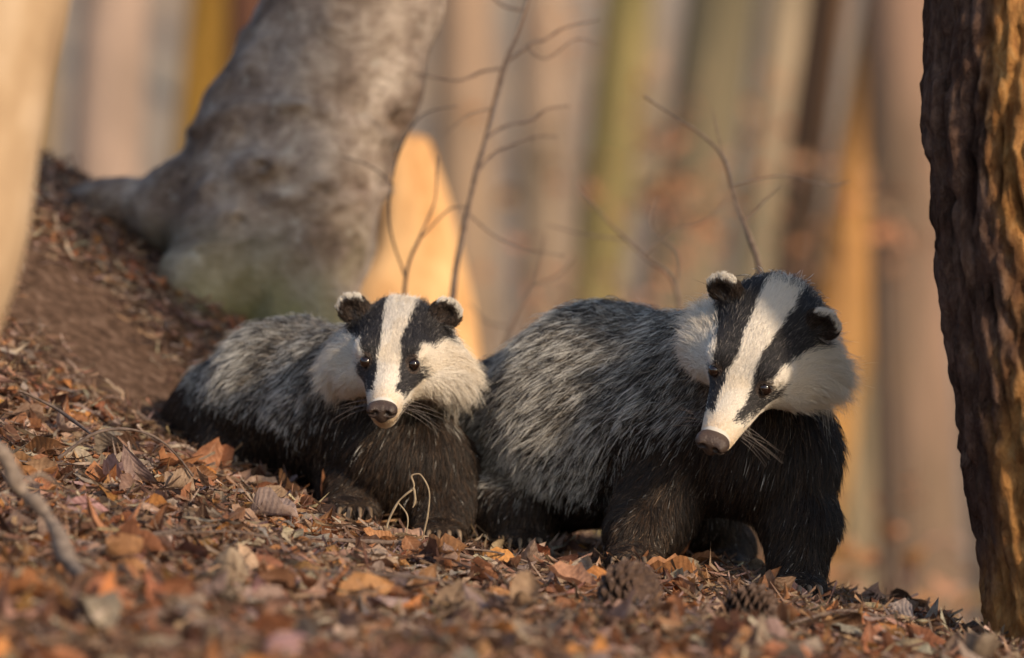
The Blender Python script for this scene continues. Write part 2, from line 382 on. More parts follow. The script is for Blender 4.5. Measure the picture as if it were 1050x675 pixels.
for k in range(9):
    z=3.3+k*.4;aa=k*2.3;v,f=tube([(.62,-.4,z),(.6+.6*math.cos(aa),-.4+.6*math.sin(aa),z+.1),(.6+1.2*math.cos(aa),-.4+1.2*math.sin(aa),z+.35)],[.03,.02,.006],8,.1,k); ps.append((v,f)); cols.append(np.ones(len(v)))
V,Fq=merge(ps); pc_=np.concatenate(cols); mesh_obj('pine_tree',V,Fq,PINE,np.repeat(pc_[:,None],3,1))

# foreground pale trunk at the left
m=Mat('pale_bark',.8,.2); c=m.coord((1,1,.5)); n=m.noise(c,14,6,.6,.3); m.base(m.ramp(n,[(.3,(.33,.21,.12)),(.5,(.50,.34,.20)),(.7,(.64,.47,.31))])); m.bump(n,.6,.01)
YL=-1.6
V,Fq=tube([W(-150,1500,YL),W(-118,500,YL),W(-56,200,YL),W(-10,-50,YL),W(60,-500,YL),W(160,-1600,YL),(-.2,-1.5,4.5),(0,-1.5,6.5)],[.11,.085,.078,.075,.07,.06,.045,.02],28,.05,3)
mesh_obj('young_beech_tree',V,Fq,m.m)

# ------------------------------------------------------------ background forest
def bark_attr_mat(name):
    m=Mat(name,.9,.1); a=m.attr('Col'); c=m.coord((1,1,.35)); n=m.noise(c,5,5); n2=m.noise(m.coord((1,1,.5)),.9,3)
    col=m.mix(.7,a.outputs['Color'],m.ramp(n,[(.3,(.6,.58,.55)),(.6,(1.1,1.05,1)),(.75,(1.3,1.15,.95))]),'MULTIPLY')
    col=m.mix(.7,col,m.ramp(n2,[(.38,(.62,.66,.55)),(.6,(1.15,1.08,1))]),'MULTIPLY')
    m.base(col); m.bump(n,.5,.05); return m.m
BGM=bark_attr_mat('distant_bark')
parts=[];cols=[]
BD=np.array([.78,.72,.67])
def bg_trunk(pt,pb,y,w,col,seed):
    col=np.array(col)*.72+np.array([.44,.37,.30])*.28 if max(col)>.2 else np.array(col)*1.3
    s=.0012*(6+y)/6; xt=(pt-525)*s; xb=(pb-525)*s; zt=337*s; zb=-337*s
    sl=(xt-xb)/(zt-zb); z0=float(h_raw(xb,y))-.3; xm=(xt+xb)/2
    zs=[z0,z0+.4,zb,zt,zt+3,zt+7,13]; zs=sorted(set(round(q,3) for q in zs if q>=z0))
    r=w*s/2
    rr=[r*(1.5 if i==0 else 1.1 if i==1 else max(.2,1-.05*max(0,z))) for i,z in enumerate(zs)]
    px_=[(xm+sl*z+.1*math.sin(z*.7+seed),y,z) for z in zs]
    v,f=tube(px_,rr,12,.05,seed,6); parts.append((v,f)); cols.append(np.tile(np.array(col)*BD,(len(v),1)))
    for k in range(5):
        z=5+k*1.3; a=random.random()*6.28; x=xm+sl*z; L=2.2
        v,f=tube([(x,y,z),(x+L*.5*math.cos(a),y+L*.5*math.sin(a),z+.7),(x+L*math.cos(a),y+L*math.sin(a),z+1.6)],[r*.3,r*.2,.01],6,.1,seed+k,4)
        parts.append((v,f)); cols.append(np.tile(np.array(col)*BD,(len(v),1)))
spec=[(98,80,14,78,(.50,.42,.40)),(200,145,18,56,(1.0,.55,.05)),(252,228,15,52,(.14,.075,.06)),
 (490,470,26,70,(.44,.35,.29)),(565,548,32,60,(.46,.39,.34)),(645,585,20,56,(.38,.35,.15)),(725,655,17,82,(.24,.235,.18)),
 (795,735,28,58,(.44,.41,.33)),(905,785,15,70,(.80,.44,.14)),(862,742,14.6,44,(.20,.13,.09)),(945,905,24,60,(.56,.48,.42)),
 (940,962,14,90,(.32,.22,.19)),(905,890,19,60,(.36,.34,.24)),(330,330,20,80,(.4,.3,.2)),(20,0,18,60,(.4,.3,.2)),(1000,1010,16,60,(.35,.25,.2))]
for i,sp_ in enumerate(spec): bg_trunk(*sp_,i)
for i in range(60):
    y=random.uniform(26,64); px=random.uniform(-1800,2900)
    if -50<px<1100 and (y<50 or random.random()<.6): continue
    bg_trunk(px+random.uniform(0,60),px,y,random.uniform(26,46),random.choice([(.46,.38,.31),(.50,.42,.35),(.38,.36,.25),(.52,.42,.30),(.34,.30,.24),(.56,.44,.28)]),i+40)
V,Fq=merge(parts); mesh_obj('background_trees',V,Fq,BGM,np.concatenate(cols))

# withered undergrowth with autumn leaves far behind
cl=[(900,232,12,14),(705,212,11,16),(775,195,11,8),(530,290,11,8),(885,600,7,12),(860,625,5.5,26),(560,170,16,8),(690,110,16,8),(640,330,13,8),(800,120,18,14),(590,40,22,14),(700,280,12,6)]
bb=[]
for (px,py,y,nn) in cl:
    x,_,z=W(px,py,y); X=x+rng.normal(0,.16,nn*3);Y=y+rng.normal(0,.3,nn*3);Z=z+rng.normal(0,.13,nn*3)
    bb.append(leaf_batch(len(X),X,Y,.05,.10,1.0,.01,[(.72,.33,.15),(.62,.36,.22),(.46,.22,.11)],[2,2,1],nu=4,nv=3,zfun=Z))
o=0;Vs=[];Fs=[];Cs=[];Us=[]
for v,f,c_,u in bb: Vs.append(v);Fs.append(f+o);Cs.append(c_);Us.append(u);o+=len(v)
for (px,py,y,nn) in cl:
    x,_,z=W(px,py,y); g=float(h_raw(x,y))
    for k in range(3):
        v,f=tube([(x+.1*k-.1,y,g-.1),(x+.05*k,y,(g+z)/2),(x+.15*(k-1),y+.1*k,z+.1)],[.012,.008,.003],6,.2,k,5)
        Vs.append(v);Fs.append(f+o);Cs.append(np.tile([.25,.18,.14],(len(v),1)));Us.append(np.zeros((len(v),2)));o+=len(v)
mesh_obj('background_undergrowth',np.concatenate(Vs),np.concatenate(Fs),LEAFM,np.concatenate(Cs),np.concatenate(Us))

# sun-lit stump behind the beech
YS=3.2
def f_st(P):
    q=P+.02*np.stack([vnoise(P*6,1),vnoise(P*6,2),vnoise(P*6,3)],-1)
    d=sd_cone(q,W(410,520,YS),W(416,330,YS),.19,.14)
    d=smin(d,sd_cone(q,W(416,330,YS),W(420,165,YS),.14,.05),.03)
    d=smin(d,sd_cone(q,W(430,380,YS),W(500,520,YS-.2),.1,.05),.06)
    d=smin(d,sd_cone(q,W(400,400,YS),W(330,520,YS-.2),.1,.05),.06)
    return d-.008*vnoise(P*np.array([30,30,6]),5)
V,Fq=surface_nets(f_st,(-.7,2.7,-.8),(.25,3.7,.6),.02)
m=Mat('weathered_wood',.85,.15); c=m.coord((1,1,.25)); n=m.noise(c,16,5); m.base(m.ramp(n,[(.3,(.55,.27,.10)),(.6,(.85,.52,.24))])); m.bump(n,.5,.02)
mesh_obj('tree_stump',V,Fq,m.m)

# ------------------------------------------------------------ twigs
def plant(name,branches,mat=TWIG,sides=7,jit=.25):
    ps=[]
    for i,(pts,r0,r1) in enumerate(branches):
        n=len(pts); ps.append(tube(pts,list(np.linspace(r0,r1,n)),sides,jit,i*3+1,8))
    V,Fq=merge(ps); return mesh_obj(name,V,Fq,mat)
def P_(y,*pp): return [W(a,b,y+(c[0] if c else 0)) for a,b,*c in pp]
y=.9
plant('bare_sapling',[
 (P_(y,(455,420),(465,290),(480,215),(497,145),(517,70),(541,0),(560,-90)),.0044,.0026),
 (P_(y,(517,70),(495,73),(470,82),(440,78),(425,75)),.0024,.001),
 (P_(y,(520,62),(545,45),(560,40),(580,28),(614,20)),.0024,.001),
 (P_(y,(500,140),(520,128),(545,123),(560,112),(584,108)),.0022,.001),
 (P_(y,(490,175),(505,158),(520,150),(550,140),(572,140)),.002,.001),
 (P_(y,(478,215),(505,240,),(540,255),(580,262)),.0013,.0007),
 (P_(y,(537,10),(515,5),(498,-10)),.002,.001),
 (P_(y,(541,48),(560,60),(590,40),(612,45)),.0013,.0007),
 (P_(y,(508,110),(480,118),(455,140)),.0013,.0007)])
plant('bare_sapling',[
 (P_(.8,(410,420),(415,290),(432,240),(446,205),(448,160)),.0028,.001),
 (P_(.8,(416,285),(400,230),(405,170),(430,120),(470,108)),.002,.0008),
 (P_(.8,(430,245),(460,215),(480,212)),.0015,.0008),
 (P_(.8,(404,190),(380,170),(350,160)),.0013,.0007)])
plant('bare_sapling',[
 (P_(.65,(775,420),(779,290),(768,240),(752,200),(742,162),(720,138),(700,125),(660,98)),.0042,.0013),
 (P_(.65,(742,162),(736,135),(730,110)),.0013,.0006),
 (P_(.65,(765,225),(785,205),(800,190)),.0016,.0007),
 (P_(.65,(752,190),(800,180),(850,190),(872,185)),.0013,.0006)])
plant('bare_sapling',[
 (P_(1.1,(700,430),(694,300),(660,262),(625,228),(592,190)),.0034,.001),
 (P_(1.1,(692,295),(696,262),(668,232),(675,200)),.0022,.0008),
 (P_(1.1,(640,245),(600,240),(560,230)),.0015,.0007),
 (P_(1.1,(660,262),(690,235),(720,228),(745,205)),.0015,.0007)])
plant('bare_sapling',[
 (P_(1.5,(500,470),(510,380),(530,320),(548,290),(560,240)),.0032,.001),
 (P_(1.5,(524,335),(500,330),(480,310)),.0018,.0008),
 (P_(1.5,(545,295),(575,280),(590,262)),.0018,.0008)])
def gb(pp,dz=.012):
    return [(x,y,float(H(x,y))+dz+d) for x,y,d in pp]
plant('fallen_branch',[
 ([W(-30,435,-1.0),W(0,466,-1.0),W(22,500,-1.0),W(50,529,-1.02),W(66,567,-1.06),W(95,605,-1.15),W(130,634,-1.22),W(210,655,-1.3)],.0072,.0100),
 ([W(22,500,-1.0),W(40,486,-.97),W(62,498,-.93)],.0034,.0018),
 ([W(66,567,-1.06),W(110,584,-1.0),W(160,598,-.95),W(225,619,-.95)],.0028,.0014)],BRANCH,jit=.35)
plant('fallen_twig',[
 ([W(60,470,-.3),W(95,445,-.3),W(135,440,-.3),W(170,455,-.3),W(198,488,-.28)],.0022,.0012),
 ([W(20,400,-.2),W(60,420,-.2),W(95,446,-.3)],.0018,.0022)])
plant('fallen_twig',[(gb([(-.25,-.35,.0),(-.12,-.3,.02),(.0,-.28,.015),(.12,-.3,.0)]),.003,.0015),(gb([(-.1,-.3,.02),(-.02,-.22,.03),(.05,-.15,.01)]),.0018,.001)])
plant('fallen_twig',[(gb([(.30,-.60,.015),(.38,-.5,.02),(.47,-.52,.01)]),.0026,.0014)])
plant('fallen_twig',[(gb([(-.5,-.9,.01),(-.4,-.7,.02),(-.32,-.45,.01)]),.0028,.0014),(gb([(-.40,-.7,.02),(-.3,-.66,.04),(-.22,-.62,.03)]),.0016,.001)])
plant('fallen_twig',[(gb([(-.25,-.75,.02),(-.1,-.8,.03),(.0,-.74,.02),(.06,-.7,.03)]),.0022,.001)])
m=Mat('dry_stem',.7,.3); n=m.noise(m.coord(),90,3); m.base(m.ramp(n,[(.3,(.22,.16,.10)),(.7,(.42,.33,.22))])); STEM=m.m
plant('dry_plant_stem',[
 (P_(-.18,(408,575),(396,545),(408,515),(424,500),(422,488),(432,487),(440,505),(438,530),(433,553)),.0014,.0011),
 (P_(-.18,(424,500),(426,512),(423,520)),.0022,.001),
 (P_(-.18,(408,515),(418,530),(415,555)),.0011,.0007)],STEM)

# pine cones
m=Mat('cone_scales',.7,.3); n=m.noise(m.coord(),150,4); m.base(m.ramp(n,[(.3,(.05,.03,.022)),(.6,(.13,.08,.058)),(.8,(.34,.24,.17))])); m.bump(n,.5,.002); CONE=m.m
def cone(name,loc,R,L,rot):
    ps=[]
    N=78
    for i in range(N):
        t=(i+.5)/N; a=i*2.39996; z=(t-.5)*L; rr=R*(math.sin(math.pi*min(1,t*.86+.12))**.75)
        s=.68*R*(.55+.6*math.sin(math.pi*t)); out=.45+.25*t
        pr=[(-.3,0,0),(.25,-.5,.0),(.25,.5,.0),(.75,-.40,.08),(.75,.40,.08),(1.05,0,.10),(.85,0,.34),(.25,0,.16),(.3,0,-.12)]
        pts=[]
        for (u,w,h) in pr:
            rad=rr*.35+u*s*1.15; pts.append((rad*math.cos(a)-w*s*math.sin(a)*1.1, rad*math.sin(a)+w*s*math.cos(a)*1.1, z+u*s*out+h*s))
        f=[(0,1,7,7),(0,7,2,2),(1,3,6,7),(7,6,4,2),(3,5,6,6),(6,5,4,4),(0,8,1,1),(0,2,8,8),(1,8,5,3),(8,2,4,5)]
        ps.append((np.array(pts),np.array([[q[0],q[1],q[2],q[3]] for q in f])))
    V=np.concatenate([p[0] for p in ps]); faces=[];o=0
    for p in ps:
        for q in p[1]:
            faces.append([o+int(k) for k in (q if q[2]!=q[3] else q[:3])])
        o+=len(p[0])
    core,cf=tube([(0,0,-L*.5),(0,0,-L*.1),(0,0,L*.25),(0,0,L*.5)],[R*.3,R*.6,R*.5,R*.1],10)
    faces+= [[o+int(k) for k in q] for q in cf]; V=np.concatenate([V,core])
    me=bpy.data.meshes.new(name); me.from_pydata(V.tolist(),[],faces); me.update(); me.materials.append(CONE)
    ob=bpy.data.objects.new(name,me); link(ob); ob.location=loc; ob.rotation_euler=rot
x,y,_=W(640,640,-.62); cone('pine_cone',(x,y,float(H(x,y))+.044),.031,.064,(1.25,.15,.5))
x,y,_=W(765,652,-.62); cone('pine_cone',(x,y,float(H(x,y))+.038),.026,.056,(1.5,.0,1.0))

# ------------------------------------------------------------ BADGERS
def Rx(a): c,s=math.cos(a),math.sin(a); return np.array([[1,0,0],[0,c,-s],[0,s,c]])
def Ry(a): c,s=math.cos(a),math.sin(a); return np.array([[c,0,s],[0,1,0],[-s,0,c]])
def Rz(a): c,s=math.cos(a),math.sin(a); return np.array([[c,-s,0],[s,c,0],[0,0,1]])
m=Mat('badger_fur',.45,.4); a=m.attr('Col'); m.base(a.outputs['Color']); FUR=m.m
m=Mat('badger_skin',.9,.1); a=m.attr('Col'); m.base(a.outputs['Color']); SKIN=m.m
m=Mat('eye_gloss',.05,.9); m.base((.018,.009,.006)); EYE=m.m
m=Mat('nose_leather',.42,.45); a=m.attr('Col'); n=m.noise(m.coord(),420,3); m.base(a.outputs['Color']); m.bump(n,.8,.0015); NOSE=m.m
m=Mat('claw_horn',.4,.5); n=m.noise(m.coord(),60,2); m.base(m.ramp(n,[(.3,(.16,.11,.07)),(.7,(.34,.25,.17))])); CLAW=m.m
m=Mat('whisker',.4,.4); m.base((.10,.08,.07)); WHISK=m.m

def make_curves(name,pts,rad,col,mat,parent):
    N,K=pts.shape[:2]
    cu=bpy.data.hair_curves.new(name); cu.add_curves([K]*N)
    cu.attributes['position'].data.foreach_set('vector',pts.astype(np.float32).ravel())
    ra=cu.attributes.get('radius') or cu.attributes.new('radius','FLOAT','POINT')
    ra.data.foreach_set('value',np.broadcast_to(rad,(N,K)).astype(np.float32).ravel())
    if col is not None:
        c4=np.ones((N,K,4),np.float32); c4[...,:3]=col
        ca=cu.attributes.new('Col','FLOAT_COLOR','POINT'); ca.data.foreach_set('color',c4.ravel())
    cu.materials.append(mat)
    ob=bpy.data.objects.new(name,cu); return link(ob,parent)

EAR=(.061,.030,.041)
def make_badger(HC,pitch,roll,yaw,s,spine,legs,split,seed,bounds,nbody,nhead):
    root=bpy.data.objects.new('badger',None); link(root)
    R=Ry(math.radians(roll))@Rz(math.radians(yaw))@Rx(math.radians(pitch)); HC=np.array(HC)
    toL=lambda P:((P-HC)@R)/s
    toW=lambda L:HC+(np.array(L)*s)@R.T
    RE=[Ry(math.radians(a)) for a in (30,-30)]
    def f_head(P):
        q=toL(P)
        d=sd_ell(q,(0,.010,0),(.055,.070,.043))
        d=smin(d,sd_cone(q,(0,-.03,-.010),(0,-.128,-.036),.040,.0195),.03)
        d=smin(d,sd_cone(q,(0,-.02,-.036),(0,-.114,-.053),.033,.0140),.014)
        for sg in (1,-1):
            d=smin(d,sd_ell(q,(sg*.047,.018,-.034),(.034,.050,.030)),.03)
            d=smin(d,sd_ell(q,(sg*.030,-.050,.017),(.016,.02,.011)),.02)
        for i,sg in enumerate((1,-1)):
            e=sd_ell(q,(sg*EAR[0],EAR[1],EAR[2]),(.022,.009,.020),RE[i])
            e=-smin(-e,sd_ell(q,(sg*(EAR[0]+.002),EAR[1]-.009,EAR[2]+.003),(.012,.008,.011),RE[i]),.003)
            d=smin(d,e,.012)
        return d*s
    def f_body(P):
        d=None
        for i in range(len(spine)-1):
            a,b=spine[i],spine[i+1]; e=sd_cone(P,a[:3],b[:3],a[3],b[3]); d=e if d is None else smin(d,e,.04)
        for lg in legs:
            for i in range(len(lg)-1):
                a,b=lg[i],lg[i+1]; d=smin(d,sd_cone(P,a[:3],b[:3],a[3],b[3]),.018)
            fx,fy,fz,fr=lg[-1]
            d=smin(d,sd_ell(P,(fx,fy-.022,fz),(.034,.045,.02)),.015)
        nk=toW((0,.055,-.015)); sh=spine[-2]
        d=smin(d,sd_cone(P,nk,sh[:3],.060*s,sh[3]*.85),.035)
        return d
    def f(P): return smin(f_head(P),f_body(P),.028)
    V,Fq=surface_nets(f,*bounds,.005); N=vnormals(V,Fq)
    spn=np.array([q[:3] for q in spine]); 
    ax0=spn[0];ax1=spn[-1]; axd=(ax1-ax0); axl=np.linalg.norm(axd); axd=axd/axl
    eyes=[]
    for sg in (1,-1):
        Lp=np.array([sg*.031,-.14,.005])
        for _ in range(250):
            if f_head(toW(Lp)[None])[0]<.0: break
            Lp[1]+=.0007
        eyes.append(Lp+np.array([0,.0012,0]))
    nosel=np.array([0,-.143,-.030])
    def classify(P):
        L=toL(P); x=L[:,0]+.0024*vnoise(P*60,seed)+.0013*rng.standard_normal(len(P)); y=L[:,1]; z=L[:,2]; ax=np.abs(x)
        r=np.linalg.norm(L*np.array([1,1,1]),axis=1)
        inner=np.interp(y,[-.138,-.10,-.05,.0,.06],[.0105,.0150,.0140,.0175,.022])
        outer=np.interp(y,[-.125,-.108,-.07,-.045,-.01,.03,.08],[.009,.0225,.035,.044,.052,.065,.068])
        zt=np.interp(y,[-.12,-.07,-.03,.0,.05],[-.030,-.026,-.016,-.002,.006])
        jz=.008*vnoise(P*45,seed+7)
        ishead=(y<.084+.020*vnoise(P*35,seed+2)+.01*rng.standard_normal(len(P)))&(r<.18)&~((z<-.060+jz)&(y>-.055))&~((z<-.074))&(f_head(P)<.022)
        ear=np.zeros(len(P)); tip=np.zeros(len(P))
        for i,sg in enumerate((1,-1)):
            q=(L-np.array([sg*EAR[0],EAR[1],EAR[2]]))@RE[i]
            k=(np.abs(q[:,0])<.028)&(np.abs(q[:,1])<.016)&(q[:,2]>-.012)&(q[:,2]<.04)
            rr=np.hypot(q[:,0]/.022,q[:,2]/.020)
            ear[k]=1; tip[k&(rr>.80+.08*vnoise(P*120,3))&(q[:,2]>.006)]=1
        stripe=ishead&(ax>inner)&(ax<outer)&(z>zt)
        white=ishead&~stripe
        return L,ishead,stripe,white,ear>0,tip>0
    def darkness(P):
        a=((P-ax0)@axd)/axl; a=np.clip(a,-.3,1.3)
        zs=np.interp(a,[-.2,.3,.6,.85,1.2],split)
        d=sstep(.030,-.035,P[:,2]-zs+.03*vnoise(P*14,seed+5)+.015*vnoise(P*50,seed+6))
        hg=P[:,2]-H(P[:,0],P[:,1])
        d=np.maximum(d,sstep(.125,.075,hg))
        return d,a
    WHITE=np.array([.92,.85,.75]);BLK=np.array([.024,.022,.023]);DK=np.array([.026,.018,.014])
    L,ih,st,wh,er,tp=classify(V); dk,_=darkness(V)
    C=(1-dk)[:,None]*np.array([.18,.155,.13])+dk[:,None]*DK
    C[wh]=WHITE*.8;C[st]=BLK; C[er]=np.array([.07,.05,.042]); C[tp]=WHITE*.7
    mesh_obj('body',V,Fq,SKIN,C,parent=root)
    def fur(P,N_,name,isheadset):
        n=len(P); L,ih,st,wh,er,tp=classify(P); dk,a=darkness(P)
        y=L[:,1];z=L[:,2];ax=np.abs(L[:,0])
        hf=f_head(P); headz=(ih|er)
        Lh=np.interp(y,[-.13,-.09,-.05,0,.07],[.0035,.006,.009,.013,.028])
        ck=sstep(.030,.060,ax)*sstep(-.05,.01,y)*sstep(.02,-.02,z)
        Lh=Lh+.025*ck
        Lh=np.where(er,.0065,Lh); Lh=np.where(tp,.009,Lh)*s
        gz=H(P[:,0],P[:,1]); hg=P[:,2]-gz
        Lb=np.interp(hg,[0,.04,.09,.15,.20],[.007,.012,.020,.034,.044])
        nearh=sstep(.06,.0,hf); Lb=Lb*(1-nearh*.3)
        guard=(rng.random(n)<.15*(1-.8*dk))&~headz
        Ln=np.where(headz,Lh,Lb)*rng.uniform(.6,1.25,n)*np.where(guard,1.3,1)*(1-.2*dk)
        Ln=np.where(headz&(ck>.2),Ln*rng.uniform(.6,1.4,n),Ln)
        back=R@np.array([0,1,0]); out=(R@(np.sign(L[:,0])[:,None]*np.array([[1,0,0]])).T).T
        down=np.array([0,0,-1.])
        FH=back[None]+out*(ck*1.0)[:,None]+down[None]*(.55*ck+sstep(.0,-.04,z)*.4)[:,None]
        FH=np.where(er[:,None],R@np.array([0,.2,1.])+out*.4,FH)
        FB=-axd[None]*1.0+down[None]*(.55+.9*dk)[:,None]
        Fl=np.where(headz[:,None],FH,FB*(1-nearh*.6)[:,None]+(back[None]+down)*(nearh*.6)[:,None])
        Fl=Fl+np.where(headz,.22+.30*ck,.40)[:,None]*np.stack([vnoise(P*22,seed+k) for k in (11,12,13)],1)
        Fl=Fl-N_*(Fl*N_).sum(1,keepdims=True); Fl/=np.linalg.norm(Fl,axis=1,keepdims=True)+1e-6
        lift=np.where(headz,.26+.34*ck,.32-.06*dk); lift=np.where(er,.45,lift)
        D=Fl+N_*lift[:,None]+rng.normal(0,1,(n,3))*(.14-.04*dk)[:,None]; D/=np.linalg.norm(D,axis=1,keepdims=True)
        K=5; t=np.linspace(0,1,K)
        g=np.where(headz,.05+.2*ck,.18)
        pts=P[:,None]+Ln[:,None,None]*(D[:,None]*t[None,:,None]-N_[:,None]*(t**2)[None,:,None]*np.where(headz,.12-.1*ck,.12)[:,None,None]+np.array([0,0,-1.])*(t**2)[None,:,None]*g[:,None,None])
        pts+= (rng.normal(0,.05,(n,3))[:,None]*Ln[:,None,None])*np.sin(t*5)[None,:,None]
        nc=max(10,n//(34 if not isheadset else 24)); ci=rng.choice(n,nc,replace=False)
        kd=kdtree.KDTree(nc)
        for i,q in enumerate(P[ci]): kd.insert(q,i)
        kd.balance(); near=np.fromiter((kd.find(q)[1] for q in P),int,n); cidx=ci[near]
        wcl=np.where(headz,.34+.42*ck,.60-.15*dk)*rng.uniform(.3,1.0,n)
        delta=(pts[cidx]-pts)*(t**1.3)[None,:,None]*wcl[:,None,None]
        same=np.linalg.norm(P[cidx]-P,axis=1)<.02; same&=(headz[cidx]==headz)
        pts=np.where(same[:,None,None],pts+delta,pts)
        rv=rng.random(n); ccl=vnoise(P*28,seed+30)*.5+.5; clr=rng.random(nc)[near]
        rootc=np.array([.50,.43,.35]); band=np.array([.028,.022,.019]); tipc=np.array([.94,.90,.82])
        bp=np.interp(t,[0,.24,.40,.60,.70,1],[0,.3,1,1,0,0])
        tpf=np.interp(t,[0,.50,.70,1],[0,0,1,1])
        g0=rootc[None,None]*(1-bp)[None,:,None]*(1-tpf)[None,:,None]+band*bp[None,:,None]*(1-tpf)[None,:,None]+tipc[None,None]*tpf[None,:,None]
        bright=np.clip(.36+.7*clr*ccl+.32*rv+.4*guard,0,1.05)[:,None,None]
        darkh=(rng.random(n)<.15+.45*(clr<.36))&~guard
        G=np.where(darkh[:,None,None],band*1.2,g0*np.where(tpf[None,:,None]>.3,bright,1)); G=np.broadcast_to(G,(n,K,3)).copy()
        br=rng.random(n)
        dkc=np.where((br<.22)[:,None],np.array([.08,.046,.027]),np.where((br<.25)[:,None],np.array([.22,.15,.10]),DK))
        Dk=np.broadcast_to(dkc[:,None],(n,K,3))
        isdk=(rng.random(n)<dk*.985)
        col=np.where(isdk[:,None,None],Dk,G)
        wv=WHITE*(.86+.20*rng.random(n))[:,None]*(1-np.array([.08,.11,.16])*(sstep(-.02,-.05,z)*(y<-.03))[:,None])
        wv=wv*(1-np.array([.06,.09,.14])*(ck*clr*1.3)[:,None])*(1-np.array([.02,.05,.10])*(vnoise(P*30,seed+40)>.2)[:,None])
        wv=wv*(1-np.array([.12,.24,.38])*(sstep(-.105,-.14,y))[:,None])
        col=np.where(wh[:,None,None],wv[:,None],col)
        edge=wh&(y>.05)&(rng.random(n)<sstep(.05,.105,y)*.6); col=np.where(edge[:,None,None],G,col)
        mouth=wh&(np.abs(z-np.interp(y,[-.13,-.06],[-.051,-.045]))<.0022)&(y<-.06)&(y>-.130)
        col=np.where(mouth[:,None,None],np.array([.06,.035,.03]),col)
        col=np.where(st[:,None,None],BLK*(.7+1.9*rv)[:,None,None],col)
        sg_=st&(rng.random(n)<.05); col=np.where(sg_[:,None,None],np.array([.25,.22,.2]),col)
        de=np.minimum(*[np.linalg.norm(L-e,axis=1) for e in eyes])
        col=np.where((st&(de<.0135))[:,None,None],np.array([.10,.07,.055]),col)
        col=np.where(er[:,None,None],np.where((rv<.3)[:,None,None],np.array([.12,.085,.065]),DK*1.3),col)
        col=np.where(tp[:,None,None],WHITE*.95,col)
        Lsh=np.where((de<.016),.45,1.0); pts=P[:,None]+(pts-P[:,None])*Lsh[:,None,None]
        keep=np.ones(n,bool)
        keep&=de>.0098
        q=(L-nosel)/np.array([.0200,.0150,.0145]); keep&=np.linalg.norm(q,axis=1)>1.02
        keep&=P[:,2]>gz-.01
        rr=np.where(headz,.00021,np.where(guard,.00038,.00025))[:,None]*np.interp(t,[0,.6,1],[1,.85,.2])[None]
        make_curves(name,pts[keep],rr[keep],col[keep],FUR,root)
    wb=lambda C_: np.where(f_head(C_)<.015,.25,1.0)
    P,Nn=sample_surface(V,Fq,N,nbody,wb); fur(P,Nn,'coat_fur',False)
    wh_=lambda C_: np.where(f_head(C_)<.012,1.0,0.0)*np.where(toL(C_)[:,1]<-.03,2.2,1.0)
    P,Nn=sample_surface(V,Fq,N,nhead,wh_); fur(P,Nn,'face_fur',True)
    import bmesh
    for i,e in enumerate(eyes):
        me=bpy.data.meshes.new('eye_%d'%(i+1))
        bm=bmesh.new(); bmesh.ops.create_uvsphere(bm,u_segments=24,v_segments=16,radius=.0082*s); bm.to_mesh(me); bm.free()
        for p in me.polygons: p.use_smooth=True
        me.materials.append(EYE); ob=bpy.data.objects.new('eye_%d'%(i+1),me); link(ob,root); ob.location=toW(e)
    nl=nosel
    def f_nose(Q):
        d=sd_ell(Q,nl,(.0185,.0135,.011))
        d=smin(d,sd_ell(Q,nl+np.array([0,-.002,-.009]),(.009,.011,.009)),.006)
        for sg in (1,-1):
            d=smin(d,sd_ell(Q,nl+np.array([sg*.0115,-.004,-.001]),(.0083,.011,.0092)),.004)
            h=sd_ell(Q,nl+np.array([sg*.0080,-.0160,-.0015]),(.0046,.0065,.004)); d=-smin(-d,h,.002)
            h=sd_ell(Q,nl+np.array([sg*.0145,-.012,-.004]),(.005,.006,.0020)); d=-smin(-d,h,.002)
        h=sd_cone(Q,nl+np.array([0,-.0160,.0]),nl+np.array([0,-.014,-.018]),.0008,.0010); d=-smin(-d,h,.0015)
        return d
    Vn,Fn=surface_nets(f_nose,nl-np.array([.026,.022,.024]),nl+np.array([.026,.02,.018]),.0009)
    nc_=np.tile(np.array([.055,.036,.028]),(len(Vn),1))
    for sg in (1,-1):
        dd=np.linalg.norm((Vn-(nl+np.array([sg*.0080,-.014,-.0015])))/np.array([.0065,.007,.0055]),axis=1); nc_*=np.clip(dd,.05,1)[:,None]
    nc_=nc_*(1+.4*sstep(.0,.01,Vn[:,2]-nl[2]))[:,None]
    mesh_obj('nose',HC+(Vn*s)@R.T,Fn,NOSE,nc_,parent=root)
    w=[]
    for sg in (1,-1):
        for k in range(10):
            p0=np.array([sg*(.020+.002*(k%3)),-.112+.006*(k//3),-.036-.004*(k%3)]); L_=random.uniform(.035,.06)
            d=np.array([sg*1.0,random.uniform(-.15,.35),random.uniform(-.45,.05)]); d/=np.linalg.norm(d)
            w.append([toW(p0+d*L_*t+np.array([0,0,-.012])*t*t) for t in np.linspace(0,1,5)])
    w=np.array(w); make_curves('whiskers',w,np.interp(np.linspace(0,1,5),[0,1],[.0004,.00012])[None],None,WHISK,root)
    ps=[]
    for lg in legs:
        fx,fy,fz,fr=lg[-1]
        for k in range(5):
            dx=(k-2)*.011; x0=fx+dx; y0=fy-.058+.003*abs(k-2)
            ps.append(tube([(x0,y0,fz+.004),(x0+dx*.15,y0-.013,fz+.003),(x0+dx*.25,y0-.026,fz-.009)],[.0036,.003,.0006],8))
    Vc,Fc=merge(ps); mesh_obj('claws',Vc,Fc,CLAW,parent=root)
    return root

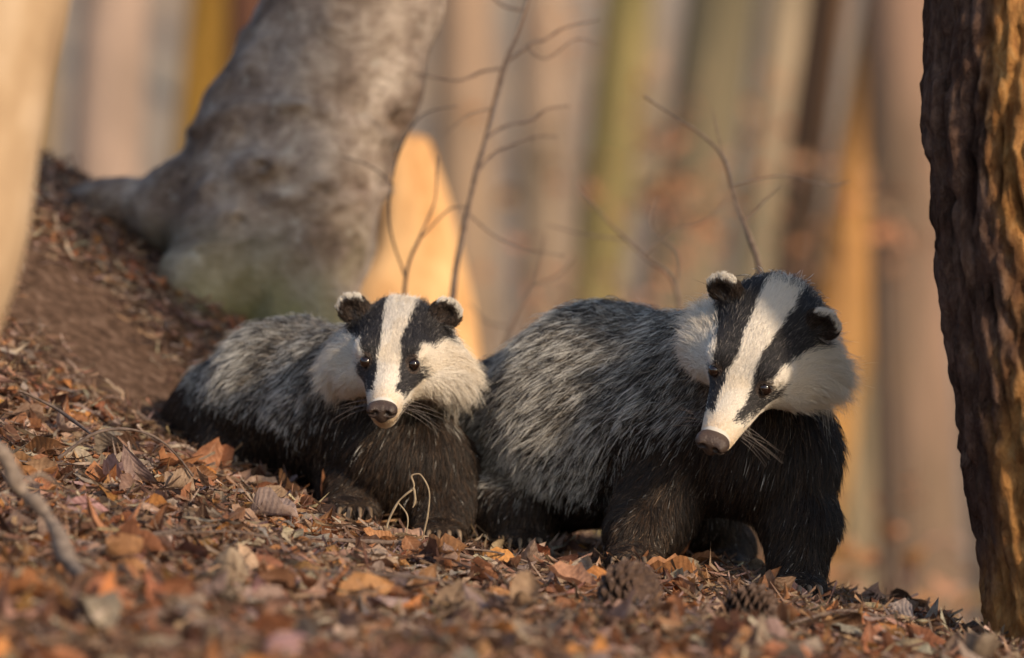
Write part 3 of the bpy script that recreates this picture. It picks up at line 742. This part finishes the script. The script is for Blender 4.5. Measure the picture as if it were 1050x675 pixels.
def G(x,y,d=.026): return float(H(x,y))+d
legsR=[
 [(.325,-.05,-.16,.060),(.348,-.085,-.235,.044),(.345,-.10,G(.345,-.10)+.03,.032),(.343,-.11,G(.343,-.11),.028)],
 [(.205,-.02,-.16,.062),(.168,-.06,-.235,.046),(.150,-.09,G(.150,-.09)+.03,.034),(.146,-.10,G(.146,-.10),.028)],
 [(.03,.19,-.17,.080),(.0,.13,-.225,.052),(.02,.17,-.275,.036),(.01,.12,G(.01,.12),.028)],
 [(.17,.26,-.17,.07),(.225,.17,-.225,.052),(.27,.22,-.28,.036),(.268,.17,G(.268,.17),.028)]]
spineR=[(-.05,.35,-.22,.02),(-.01,.30,-.17,.06),(.025,.23,-.150,.108),(.120,.13,-.110,.128),(.225,.03,-.106,.110),(.310,-.05,-.150,.086)]
make_badger((.294,-.21,-.022),43,20,-12,1.02,spineR,legsR,[-.28,-.235,-.20,-.13,-.07],5,((-.16,-.42,-.43),(.50,.48,.13)),162000,82000)
legsL=[
 [(-.195,.13,-.18,.055),(-.205,.10,-.225,.040),(-.20,.08,G(-.20,.08)+.015,.030),(-.20,.07,G(-.20,.07),.025)],
 [(-.095,.12,-.18,.055),(-.09,.09,-.225,.040),(-.09,.07,G(-.09,.07)+.015,.030),(-.09,.06,G(-.09,.06),.025)],
 [(-.36,.36,-.13,.07),(-.36,.28,-.17,.05),(-.37,.33,-.20,.03),(-.365,.29,G(-.365,.29),.024)],
 [(-.30,.50,-.13,.07),(-.26,.44,-.18,.05),(-.26,.49,-.2,.03),(-.26,.45,G(-.26,.45),.024)]]
spineL=[(-.49,.50,-.19,.018),(-.44,.47,-.165,.045),(-.37,.42,-.140,.088),(-.28,.30,-.106,.104),(-.20,.19,-.108,.094),(-.142,.10,-.160,.078)]
make_badger((-.142,-.02,-.024),20,3,-5,.94,spineL,legsL,[-.26,-.22,-.175,-.12,-.07],25,((-.60,-.25,-.38),(.04,.62,.12)),122000,70000)

# ------------------------------------------------------------ light, world, camera
S=Vector((.60,-.75,.44)).normalized()
el=math.asin(S.z); az=math.atan2(S.x,S.y)
sun=bpy.data.lights.new('sun','SUN'); sun.energy=3.5; sun.angle=math.radians(4.0); sun.color=(1,.80,.58)
so=bpy.data.objects.new('sun',sun); link(so); so.rotation_euler=S.to_track_quat('Z','Y').to_euler()
w=bpy.data.worlds.new('World'); SC.world=w; w.use_nodes=True; nt=w.node_tree
sk=nt.nodes.new('ShaderNodeTexSky'); sk.sky_type='NISHITA'; sk.sun_disc=False; sk.sun_elevation=el; sk.sun_rotation=az
bg=nt.nodes['Background']; bg.inputs[1].default_value=.15; nt.links.new(sk.outputs[0],bg.inputs[0])
SC.view_settings.view_transform='Standard'; SC.view_settings.look='None'; SC.view_settings.exposure=0
cam=bpy.data.cameras.new('camera'); cam.sensor_width=36; cam.lens=36*6/1.26; cam.clip_end=1500; cam.clip_start=.1
cam.dof.use_dof=True; cam.dof.focus_distance=5.78; cam.dof.aperture_fstop=3.3
co=bpy.data.objects.new('camera',cam); link(co); co.location=(0,-6,0); co.rotation_euler=(math.radians(90),0,0)
SC.camera=co
print('done')
